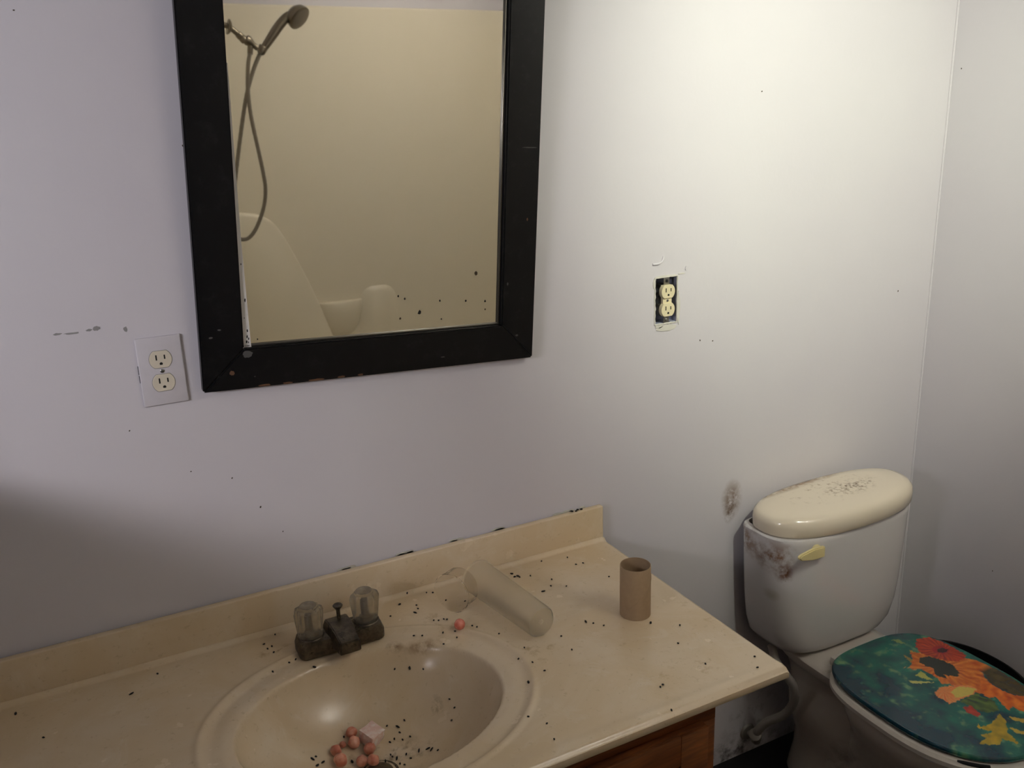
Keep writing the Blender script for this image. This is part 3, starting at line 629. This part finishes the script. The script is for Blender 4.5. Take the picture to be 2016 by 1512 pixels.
# ================================================================ outlets
def receptacle(rt, cx, cz, y, mat, hx=0.0168, hz_=0.0142, dz=0.0195):
    """two outlet faces, y = front plane"""
    for s in (1, -1):
        zc = cz+s*dz; n = 40; R = 0.0174
        ring = []
        for i in range(n):
            a = 2*PI*i/n; ring.append((R*math.cos(a), max(-hz_, min(hz_, R*math.sin(a)))))
        b = bmesh.new(); loft(b, [[Vector((cx+k*x, yy_, zc+k*z)) for x, z in ring][::-1] for (k, yy_) in ((1, y+0.010), (1, y+0.0006), (0.965, y))])
        bmesh.ops.recalc_face_normals(b, faces=b.faces)
        f = part('socket_face', b, mat, rt, local=False)
        for (ox, oz, w2, h2) in ((-0.0064, 0.0036, 0.0011, 0.0044), (0.0064, 0.0036, 0.0011, 0.0035)):
            part('slot', mbox(cx+ox-w2, cx+ox+w2, y-0.0002, y+0.001, zc+oz-h2, zc+oz+h2), 'hole_black', f, smooth=False)
        b = bmesh.new(); r = [(0.0025*math.cos(a), max(-0.0018, 0.0025*math.sin(a))) for a in (2*PI*i/20 for i in range(20))]
        loft(b, [[Vector((cx+x, yy_, zc-0.0072+z)) for x, z in r] for yy_ in (y+0.001, y-0.0002)]); bmesh.ops.recalc_face_normals(b, faces=b.faces)
        part('slot', b, 'hole_black', f, smooth=False)
px, pz = -0.8445, 0.5128+H
ol = root('wall_outlet', (px, 0, pz-0.0572), 'white duplex outlet with cover plate left of the mirror', 'outlet')
# cover plate with two openings is a bevelled plate, the faces stand slightly proud
b = mbox(px-0.035, px+0.035, -0.0055, 0.0, pz-0.0572, pz+0.0572, 0.0022, 3)
part('cover_plate', b, 'plate_white', ol)
for s in (1, -1):
    n = 40; ring = [(0.0182*math.cos(a), max(-0.0150, min(0.0150, 0.0182*math.sin(a)))) for a in (2*PI*i/n for i in range(n))]
    b = bmesh.new(); loft(b, [[Vector((px+x, y, pz+s*0.0195+z)) for x, z in ring] for y in (-0.004, -0.0057)]); bmesh.ops.recalc_face_normals(b, faces=b.faces)
    part('socket_gap', b, 'scuff_grey', ol, smooth=False)
receptacle(ol, px, pz, -0.0066, 'socket_ivory')
b = bmesh.new(); lathe(b, [(0.0034, 0), (0.0034, 0.0008), (0.0025, 0.0014)], (px, -0.0055, pz), (0, -1, 0), 18); sc = part('screw', b, 'screw_metal', ol)
part('slot', mbox(px-0.0026, px+0.0026, -0.0071, -0.0066, pz-0.0003, pz+0.0003), 'hole_black', sc, smooth=False)
for (z0, z1) in ((pz-0.016, pz-0.004), (pz-0.002, pz+0.012)):
    part('paint_crack', mbox(px-0.0358, px-0.0350, -0.0030, -0.0004, z0, z1), 'hole_black', ol, smooth=False)

ox, oz = (OX0+OX1)/2, (OZ0+OZ1)/2
o2 = root('bare_outlet', (ox, 0, OZ0), 'cream duplex outlet without cover plate in an open wall box', 'outlet')
b = bmesh.new(); t = 0.0015; e = 0.0004
box(b, OX0+e, OX1-e, 0.032, 0.034, OZ0+e, OZ1-e); box(b, OX0+e, OX0+e+t, 0.004, 0.032, OZ0+e, OZ1-e); box(b, OX1-e-t, OX1-e, 0.004, 0.032, OZ0+e, OZ1-e)
box(b, OX0+e+t, OX1-e-t, 0.004, 0.032, OZ0+e, OZ0+e+t); box(b, OX0+e+t, OX1-e-t, 0.004, 0.032, OZ1-e-t, OZ1-e)
part('wall_box', b, 'box_blue', o2, 'blue grey electrical box')
b = bmesh.new()
box(b, ox-0.0115, ox+0.0115, 0.003, 0.026, oz-0.034, oz+0.034, 0.002)
part('receptacle_body', b, 'bead_metal', o2)
cc = ox+0.001
b = bmesh.new(); box(b, cc-0.0115, cc+0.0115, -0.004, 0.006, oz-0.008, oz+0.008, 0.001); part('center_bridge', b, 'socket_cream', o2)
receptacle(o2, cc, oz, -0.0075, 'socket_cream')
b = bmesh.new(); lathe(b, [(0.0028, 0), (0.0028, 0.0008), (0.002, 0.0012)], (cc, -0.004, oz), (0, -1, 0), 14); part('screw', b, 'screw_metal', o2)
for s in (1, -1):
    z = oz+s*0.0420; part('mounting_strap', mbox(cc-0.0075, cc+0.0075, -0.0006, 0.0012, min(z-0.008*s, z+0.010*s), max(z-0.008*s, z+0.010*s), 0.0005), 'screw_metal', o2)
    b = bmesh.new(); lathe(b, [(0.003, 0), (0.003, 0.001), (0.002, 0.0016)], (cc, -0.0006, z), (0, -1, 0), 14); part('screw', b, 'hole_black' if s > 0 else 'screw_metal', o2)
for k, z in enumerate((-0.020, -0.010, 0.004, 0.014)):
    b = bmesh.new(); lathe(b, [(0.0036, 0), (0.0036, 0.003), (0.002, 0.0036)], (ox-0.013, 0.012, oz+z), (-1, -0.5, 0), 12); part('terminal_screw', b, 'screw_metal' if k % 2 == 0 else 'bead_metal', o2)
b = bmesh.new(); tube(b, smooth_path([(ox-0.021, 0.030, oz+0.040), (ox-0.024, 0.016, oz+0.025), (ox-0.018, 0.012, oz+0.010), (ox-0.014, 0.020, oz+0.004)], 5), 0.0016, 8); part('wire', b, 'hole_black', o2)
b = bmesh.new(); tube(b, smooth_path([(ox-0.020, 0.030, oz-0.040), (ox-0.024, 0.014, oz-0.030), (ox-0.019, 0.012, oz-0.020), (ox-0.014, 0.020, oz-0.014)], 5), 0.0016, 8); part('wire', b, 'plate_white', o2)
# ragged plaster edge round the box
b = bmesh.new(); P = []
for k in range(60):
    u = k/60*4; s_ = int(u); f = u-s_
    c4 = [(OX0, OZ0), (OX1, OZ0), (OX1, OZ1), (OX0, OZ1)]; p0, p1 = c4[s_], c4[(s_+1) % 4]
    P.append((p0[0]+(p1[0]-p0[0])*f+0.0012*noise.noise(Vector((k*0.7, 0, 0))), -0.0004, p0[1]+(p1[1]-p0[1])*f+0.0012*noise.noise(Vector((0, k*0.7, 0)))))
tube(b, P+[P[0]], [0.0016+0.0022*abs(noise.noise(Vector((k*0.5, 3, 0)))) for k in range(61)], 6, False); part('plaster_edge', b, 'plaster', o2)

for (cx_, cz_, w2, h2, sd) in ((ox+0.004, OZ0-0.010, 0.027, 0.0065, 41.3), (ox-0.018, OZ0-0.004, 0.010, 0.004, 42.1), (OX1+0.004, oz-0.02, 0.0035, 0.032, 43.7), (OX0-0.002, oz+0.038, 0.003, 0.010, 44.2), (ox-0.004, OZ1+0.002, 0.024, 0.0022, 45.5)):
    part('plaster_smear', patch(cx_, cz_, w2, h2, sd, 0.0014), 'plaster', o2)

# ================================================================ toilet
TXC = 0.60
to = root('toilet', (TXC, -0.40, 0), 'white two piece toilet with grimy tank in the corner', 'toilet')
b = bmesh.new(); K = 72
def tk(a, f, z, e=3.2): return sup(TXC, -0.085, a, f, 0.063, e, z, K, 7.0)
loft(b, [tk(0.110, 0.066, 0.378), tk(0.145, 0.084, 0.382), tk(0.172, 0.097, 0.394), tk(0.189, 0.104, 0.415), tk(0.202, 0.108, 0.455), tk(0.210, 0.110, 0.51), tk(0.217, 0.111, 0.60), tk(0.222, 0.112, 0.690), tk(0.223, 0.112, 0.700), tk(0.220, 0.110, 0.704), tk(0.206, 0.098, 0.704), tk(0.204, 0.096, 0.690), tk(0.190, 0.088, 0.45), tk(0.15, 0.06, 0.42)])
part('tank', b, 'porcelain', to, 'white porcelain tank with brown stains at its upper left')
b = bmesh.new()
def td(a, f, bk, z, e=2.45): return [p for p in sup(TXC+0.006, -0.096, a, f, bk, e, z, K, 2.35)]
rings = [td(0.195, 0.085, 0.065, 0.694), td(0.220, 0.107, 0.084, 0.695), td(0.226, 0.112, 0.089, 0.701), td(0.2268, 0.1128, 0.0895, 0.722), td(0.2245, 0.1105, 0.0875, 0.734), td(0.216, 0.102, 0.080, 0.7430), td(0.200, 0.089, 0.069, 0.7480), td(0.15, 0.065, 0.05, 0.7505), td(0.05, 0.02, 0.015, 0.7512)]
loft(b, rings)
bmesh.ops.rotate(b, verts=b.verts, cent=(TXC, -0.09, 0.70), matrix=Matrix.Rotation(math.radians(-1.3), 3, 'Y') @ Matrix.Rotation(math.radians(-1.0), 3, 'Z'))
bmesh.ops.translate(b, verts=b.verts, vec=(0, 0, 0.0125))
part('tank_lid', b, 'lid_porcelain', to, 'cream tank lid set askew with brown flecks on top')
# flush lever
b = bmesh.new(); lathe(b, [(0.0135, 0), (0.0135, 0.004), (0.010, 0.008)], (0.462, -0.188, 0.677), (0, -1, 0), 20)
pl = [(0.474, 0.690), (0.474, 0.664), (0.440, 0.664), (0.402, 0.672), (0.394, 0.680), (0.402, 0.686), (0.440, 0.692)]
q = bmesh.new(); loft(q, [[Vector((x, -0.197, z)) for x, z in pl], [Vector((x, -0.207, z)) for x, z in pl]]); bmesh.ops.recalc_face_normals(q, faces=q.faces)
bmesh.ops.bevel(q, geom=q.edges[:], offset=0.0025, segments=2, affect='EDGES'); merge(b, q)
part('flush_lever', b, 'ivory_plastic', to, 'yellowed plastic flush lever')
# bowl and pedestal
b = bmesh.new()
def br(z, cy, a, bf, bb, e=2.2, eb=2.6): return sup(TXC, cy, a, bf, bb, e, z, K, eb)
loft(b, [br(0.0, -0.36, 0.115, 0.16, 0.22, 2.6, 3), br(0.03, -0.36, 0.112, 0.155, 0.215, 2.6, 3), br(0.08, -0.36, 0.098, 0.135, 0.20, 2.4, 3), br(0.16, -0.38, 0.095, 0.13, 0.18), br(0.22, -0.40, 0.115, 0.165, 0.15), br(0.28, -0.42, 0.150, 0.205, 0.15), br(0.325, -0.43, 0.174, 0.222, 0.165), br(0.345, -0.435, 0.182, 0.226, 0.175),
         br(0.368, -0.438, 0.183, 0.226, 0.178), br(0.375, -0.438, 0.178, 0.221, 0.174), br(0.375, -0.438, 0.130, 0.170, 0.125), br(0.355, -0.438, 0.125, 0.165, 0.120), br(0.28, -0.44, 0.10, 0.13, 0.10), br(0.20, -0.42, 0.06, 0.07, 0.06)])
part('bowl', b, 'bowl_porcelain', to)
# pedestal with the trapway bulge, rising to the deck under the tank
b = bmesh.new()
def pr(z, cy, a, bf, bb, e=2.7): return sup(TXC, cy, a, bf, bb, e, z, K, 3.2)
loft(b, [pr(0.0, -0.23, 0.104, 0.20, 0.17), pr(0.03, -0.23, 0.101, 0.20, 0.165), pr(0.07, -0.22, 0.088, 0.19, 0.150), pr(0.12, -0.21, 0.086, 0.17, 0.140, 2.3), pr(0.165, -0.20, 0.100, 0.16, 0.135, 2.2), pr(0.205, -0.195, 0.109, 0.16, 0.135, 2.2), pr(0.245, -0.195, 0.106, 0.16, 0.140, 2.2), pr(0.28, -0.195, 0.096, 0.16, 0.145, 2.3), pr(0.31, -0.19, 0.100, 0.17, 0.150), pr(0.335, -0.185, 0.114, 0.18, 0.156, 3), pr(0.350, -0.18, 0.125, 0.18, 0.156, 3.4), pr(0.366, -0.18, 0.127, 0.18, 0.156, 3.4), pr(0.373, -0.18, 0.121, 0.175, 0.150, 3.4), pr(0.379, -0.13, 0.09, 0.07, 0.08, 3)])
part('pedestal', b, 'bowl_porcelain', to)
# seat ring
LZ = 0.412
def so(z, k): return sup(TXC, -0.447, 0.190-k, 0.230-k, 0.215-k, 2.3, z, 120, 3.4)
def si(z, k): return sup(TXC, -0.452, 0.118+k, 0.158+k, 0.125+k, 2.2, z, 120, 2.4)
b = bmesh.new(); loft(b, [so(0.377, 0.004), so(0.380, 0.0), so(0.389, 0.0), so(0.396, 0.006), si(0.396, 0.006), si(0.392, 0.0), si(0.377, 0.0), so(0.377, 0.004)], False, False)
part('seat', b, 'seat_plastic', to)
# lid with printed top
def lo_(k, z): return sup(TXC, -0.445, 0.178*k, 0.218*k, 0.218*k, 2.3, z, 420, 3.4)
rings = [lo_(0.90, 0.398), lo_(0.975, 0.3985), lo_(0.994, 0.401), lo_(1.0, 0.405), lo_(0.997, 0.409), lo_(0.985, 0.4118)]
for k in range(1, 105): rings.append(lo_(0.985*(1-k/105), LZ+0.001*math.sin(k/105*1.5)))
b = bmesh.new(); loft(b, rings)
lid = part('seat_lid', b, 'seat_plastic', to, 'teal toilet seat lid printed with orange and red sunflowers')

PRINT = {
 'red': [(0.0984, 0.1513), (0.1213, 0.1644), (0.1519, 0.1561), (0.159, 0.1348), (0.1627, 0.1087), (0.1605, 0.0635), (0.1431, 0.0556), (0.1198, 0.0558), (0.1044, 0.0693), (0.0898, 0.0914), (0.0807, 0.1104), (0.0806, 0.1289)],
 'redring': [(0.1157, 0.1222), (0.134, 0.1233), (0.1494, 0.1141), (0.1505, 0.0994), (0.1402, 0.0915), (0.1202, 0.0917), (0.1065, 0.1044)],
 'redc': [(0.1221, 0.1114), (0.1386, 0.1111), (0.144, 0.1009), (0.1344, 0.0935), (0.1217, 0.0954), (0.1156, 0.1037)],
 'o1': [(0.062, 0.1352), (0.0797, 0.1202), (0.0869, 0.1022), (0.1198, 0.0558), (0.1502, 0.0559), (0.1584, 0.042), (0.1629, 0.0305), (0.172, 0.0032), (0.1449, 0.0103), (0.1205, -0.0095), (0.1066, -0.0428), (0.0569, -0.0459), (0.043, -0.0138), (0.03, 0.0101), (0.0173, 0.0175), (0.0291, 0.044), (0.0244, 0.081), (0.0138, 0.0828), (0.0039, 0.093), (0.0334, 0.1066)],
 'o1c': [(0.0614, 0.1081), (0.0834, 0.102), (0.0945, 0.0796), (0.1006, 0.0538), (0.0876, 0.0267), (0.0699, 0.0159), (0.062, 0.0247), (0.0518, 0.0391), (0.0436, 0.0229), (0.034, 0.0453), (0.0504, 0.0657), (0.0456, 0.0773), (0.0434, 0.0963)],
 'pale': [(-0.0238, 0.0051), (0.0083, 0.0105), (0.045, -0.0028), (0.0671, -0.0197), (0.0686, -0.0328), (0.0414, -0.0408), (0.0101, -0.0383), (-0.0301, -0.038), (-0.0257, -0.0252), (-0.0312, -0.0104)],
 'palein': [(0.0095, -0.0103), (0.0404, -0.0062), (0.0683, -0.0306), (0.0397, -0.0398), (0.001, -0.031)],
 'o2': [(0.11, -0.0076), (0.1085, -0.0275), (0.1083, -0.0599), (0.1139, -0.083), (0.1431, -0.1118), (0.0881, -0.1478), (0.0756, -0.122), (0.0802, -0.1059), (0.0584, -0.1121), (0.0653, -0.0897), (0.076, -0.0688), (0.0594, -0.0669), (0.0617, -0.0447)],
 'o2c': [(0.1431, 0.0114), (0.1609, 0.0097), (0.1706, -0.0026), (0.169, -0.0295), (0.1661, -0.0612), (0.1587, -0.0973), (0.1396, -0.1098), (0.117, -0.0809), (0.111, -0.0535), (0.1121, -0.0296)],
 'green': [(-0.0022, -0.0427), (0.0349, -0.041), (0.0612, -0.0404), (0.0496, -0.0534), (0.0634, -0.0732), (0.0411, -0.1021), (0.0135, -0.0972), (0.0032, -0.08), (0.0026, -0.0646)],
 'bud': [(-0.0151, -0.0581), (0.004, -0.0636), (-0.0031, -0.0913), (-0.017, -0.0924), (-0.0226, -0.0762)],
 'yl': [(-0.0361, -0.1084), (-0.0375, -0.1182), (-0.0219, -0.1202), (0.0056, -0.1182), (0.0324, -0.1081), (0.0214, -0.1309), (-0.0068, -0.1535), (-0.0177, -0.1847), (-0.0242, -0.185), (-0.0333, -0.1622), (-0.0558, -0.1695), (-0.0885, -0.1506), (-0.0833, -0.1469), (-0.0614, -0.146), (-0.0599, -0.1332), (-0.0464, -0.1375), (-0.0313, -0.1376), (-0.047, -0.1163)],
 'ys1': [(0.0408, -0.124), (0.0666, -0.1535), (0.0564, -0.1602), (0.0361, -0.1358)],
 'ys2': [(0.0104, -0.1459), (0.0179, -0.1608), (0.0267, -0.1797), (0.0197, -0.1843), (0.0046, -0.1635)],
 's1': [(0.0674, 0.1437), (0.0745, 0.1186), (0.0516, 0.1161)],
 's2': [(0.0385, 0.1375), (0.0417, 0.1107), (0.0248, 0.1049)],
 's3': [(-0.0008, 0.101), (0.0301, 0.0908), (0.0123, 0.0803)],
 's4': [(-0.0335, 0.0629), (0.011, 0.0274), (-0.0362, 0.05)],
 's5': [(-0.0055, 0.0684), (0.0188, 0.0713), (0.0131, 0.0365), (0.0016, 0.0474)],
 's6': [(0.0649, 0.1928), (0.082, 0.1876), (0.0809, 0.1617), (0.0707, 0.1725)],
}

def inside(poly, x, y):
    r = False; j = len(poly)-1
    for i in range(len(poly)):
        xi, yi = poly[i]; xj, yj = poly[j]
        if (yi > y) != (yj > y) and x < (xj-xi)*(y-yi)/(yj-yi)+xi: r = not r
        j = i
    return r
ORD = [('s1', (190, 150, 60)), ('s2', (150, 130, 60)), ('s3', (190, 160, 90)), ('s4', (200, 200, 110)), ('s5', (180, 185, 90)), ('s6', (120, 150, 80)),
       ('green', (96, 122, 52)), ('yl', (206, 170, 40)), ('ys1', (190, 160, 60)), ('ys2', (190, 165, 60)), ('o1', (240, 140, 44)), ('red', (214, 70, 22)), ('redring', (168, 34, 20)), ('redc', (70, 20, 22)),
       ('o2', (246, 132, 36)), ('o2c', (78, 66, 36)), ('o1c', (46, 48, 34)), ('pale', (238, 160, 90)), ('palein', (214, 190, 90)), ('bud', (206, 70, 44))]
BB = {k: (min(p[0] for p in v)-.006, max(p[0] for p in v)+.006, min(p[1] for p in v)-.006, max(p[1] for p in v)+.006) for k, v in PRINT.items()}
def shade(x, y):
    q = Vector((x, y, 0)); n1 = noise.fractal(q*16, 1.0, 2.0, 5); n2 = noise.fractal(q*45+Vector((7, 3, 1)), 1.0, 2.0, 4); n3 = noise.noise(Vector((x*9-y*5, y*9, 2)))
    dk, gr, lt = lin((6, 54, 70)), lin((22, 116, 96)), lin((120, 165, 112))
    f = min(1, max(0, 0.5+0.75*n1+0.25*n3-2.0*max(0, -x-0.04)*2)); c = [a+(b2-a)*f for a, b2 in zip(dk, gr)]
    g2 = min(1, max(0, n2*1.3+n1*0.9-0.52))*0.8+max(0, min(1, (-y-0.10)*5))*max(0, n1+0.25)*0.35; g2 = min(1, g2)
    c = [a+(b2-a)*g2 for a, b2 in zip(c, lt)]
    wx = x+0.0035*noise.noise(q*170); wy = y+0.0035*noise.noise(q*170+Vector((9, 9, 9)))
    for k, col in ORD:
        bb = BB[k]
        if bb[0] < wx < bb[1] and bb[2] < wy < bb[3] and inside(PRINT[k], wx, wy):
            col = lin(col)
            if k in ('o1', 'o2', 'red', 'yl', 'pale', 'green', 'bud'):
                if k == 'o1': ccx, ccy = 0.07, 0.06
                elif k == 'o2': ccx, ccy = 0.16, -0.02
                elif k == 'red': ccx, ccy = 0.131, 0.103
                else: ccx, ccy = 0.0, 0.0
                a = math.atan2(y-ccy, x-ccx); s_ = 0.5+0.5*math.sin(a*22+3*noise.noise(q*60)); s_ = 0.45*s_+0.55*min(1, max(0, 0.5+0.9*noise.noise(Vector((a*7, math.hypot(x-ccx, y-ccy)*40, 4)))))
                d = {'o1': lin((176, 62, 16)), 'o2': lin((186, 70, 14)), 'red': lin((120, 22, 12)), 'yl': lin((120, 110, 30)), 'pale': lin((226, 110, 50)), 'green': lin((24, 50, 30)), 'bud': lin((130, 34, 24))}[k]
                s_ = s_**0.8; col = [p*s_+o_*(1-s_) for p, o_ in zip(col, d)]
            elif k in ('o1c', 'o2c'):
                s_ = min(1, max(0, 0.5+n2)); col = [p*(0.6+0.7*s_) for p in col]
            c = list(col)
    return c
ca = lid.data.color_attributes.new('print', 'FLOAT_COLOR', 'POINT')
vals = []
for v in lid.data.vertices:
    vals += [*shade(v.co.x, v.co.y+(-0.40+0.445)), 1.0]
ca.data.foreach_set('color', vals)
m = N('printed_lid'); at = m.n('ShaderNodeAttribute', attribute_name='print')
MAT['printed_lid'] = m.fin(m.mix(m.ramp(m.noise(200, 3), [(0.4, 0.0), (0.7, 0.12)]), at.outputs['Color'], lin((20, 60, 60))), 0.22, Coat_Weight=0.4, Coat_Roughness=0.12)
lid.data.materials[0] = MAT['printed_lid']
for s in (-1, 1):
    part('hinge_cap', mbox(TXC+s*0.075-0.018, TXC+s*0.075+0.018, -0.236, -0.212, 0.376, 0.397, 0.004), 'seat_plastic', to)

P = []
for k in range(7):
    t = math.radians(218+k*3.0); c_, s_ = math.cos(t), math.sin(t)
    P.append((TXC+0.184*math.copysign(abs(c_)**(2/2.3), c_), -0.446+0.224*math.copysign(abs(s_)**(2/2.3), s_), 0.3965))
b = bmesh.new(); tube(b, P, [0.002, 0.0035, 0.004, 0.004, 0.004, 0.0042, 0.004], 8); part('bumper', b, 'hole_black', to, 'worn black bumper between seat and lid')

# water supply: valve and hose
wv = root('supply_valve', (0.455, -0.03, 0.0), 'dirty shutoff valve on the wall beneath the counter corner', 'valve')
b = bmesh.new(); lathe(b, [(0.008, 0.0), (0.024, 0.001), (0.020, 0.006), (0.009, 0.008), (0.008, 0.030)], (0.458, -0.001, 0.066), (0, -1, 0), 20); part('escutcheon', b, 'valve_metal', wv)
b = bmesh.new(); lathe(b, [(0.009, -0.014), (0.012, -0.010), (0.012, 0.012), (0.009, 0.014), (0.009, 0.026)], (0.455, -0.040, 0.072), (0, -0.2, 1), 16); part('valve_body', b, 'valve_metal', wv)
b = bmesh.new(); lathe(b, [(0.004, 0), (0.004, 0.018), (0.014, 0.019), (0.016, 0.021), (0.016, 0.027), (0.012, 0.029)], (0.450, -0.044, 0.082), (-0.55, -0.4, 0.7), 18)
part('valve_knob', b, 'valve_metal', wv)
b = bmesh.new(); P = smooth_path([(0.452, -0.045, 0.090), (0.441, -0.058, 0.112), (0.449, -0.080, 0.150), (0.467, -0.120, 0.192), (0.470, -0.145, 0.245), (0.460, -0.150, 0.294), (0.443, -0.140, 0.325), (0.432, -0.115, 0.355), (0.432, -0.10, 0.390)], 8)
tube(b, P, 0.0105, 12, rib=0.08)
single('supply_hose', b, 'braid', (0.455, -0.045, 0.09), 'grey ribbed water supply hose curving up to the toilet tank', 'hose')

# black waste bin between toilet and wall
bn = root('waste_bin', (0.895, -0.30, 0), 'black plastic waste bin between the toilet and right wall', 'waste bin')
b = bmesh.new(); n = 48
def bnr(k, z): return sup(0.895, -0.30, 0.112*k, 0.150*k, 0.150*k, 2.1, z, n)
loft(b, [bnr(0.80, 0.0), bnr(0.82, 0.004), bnr(0.97, 0.262), bnr(1.0, 0.264), bnr(1.01, 0.270), bnr(1.0, 0.276), bnr(0.96, 0.276), bnr(0.945, 0.262), bnr(0.79, 0.01), bnr(0.5, 0.008)])
part('bin_body', b, 'bin_black', bn)
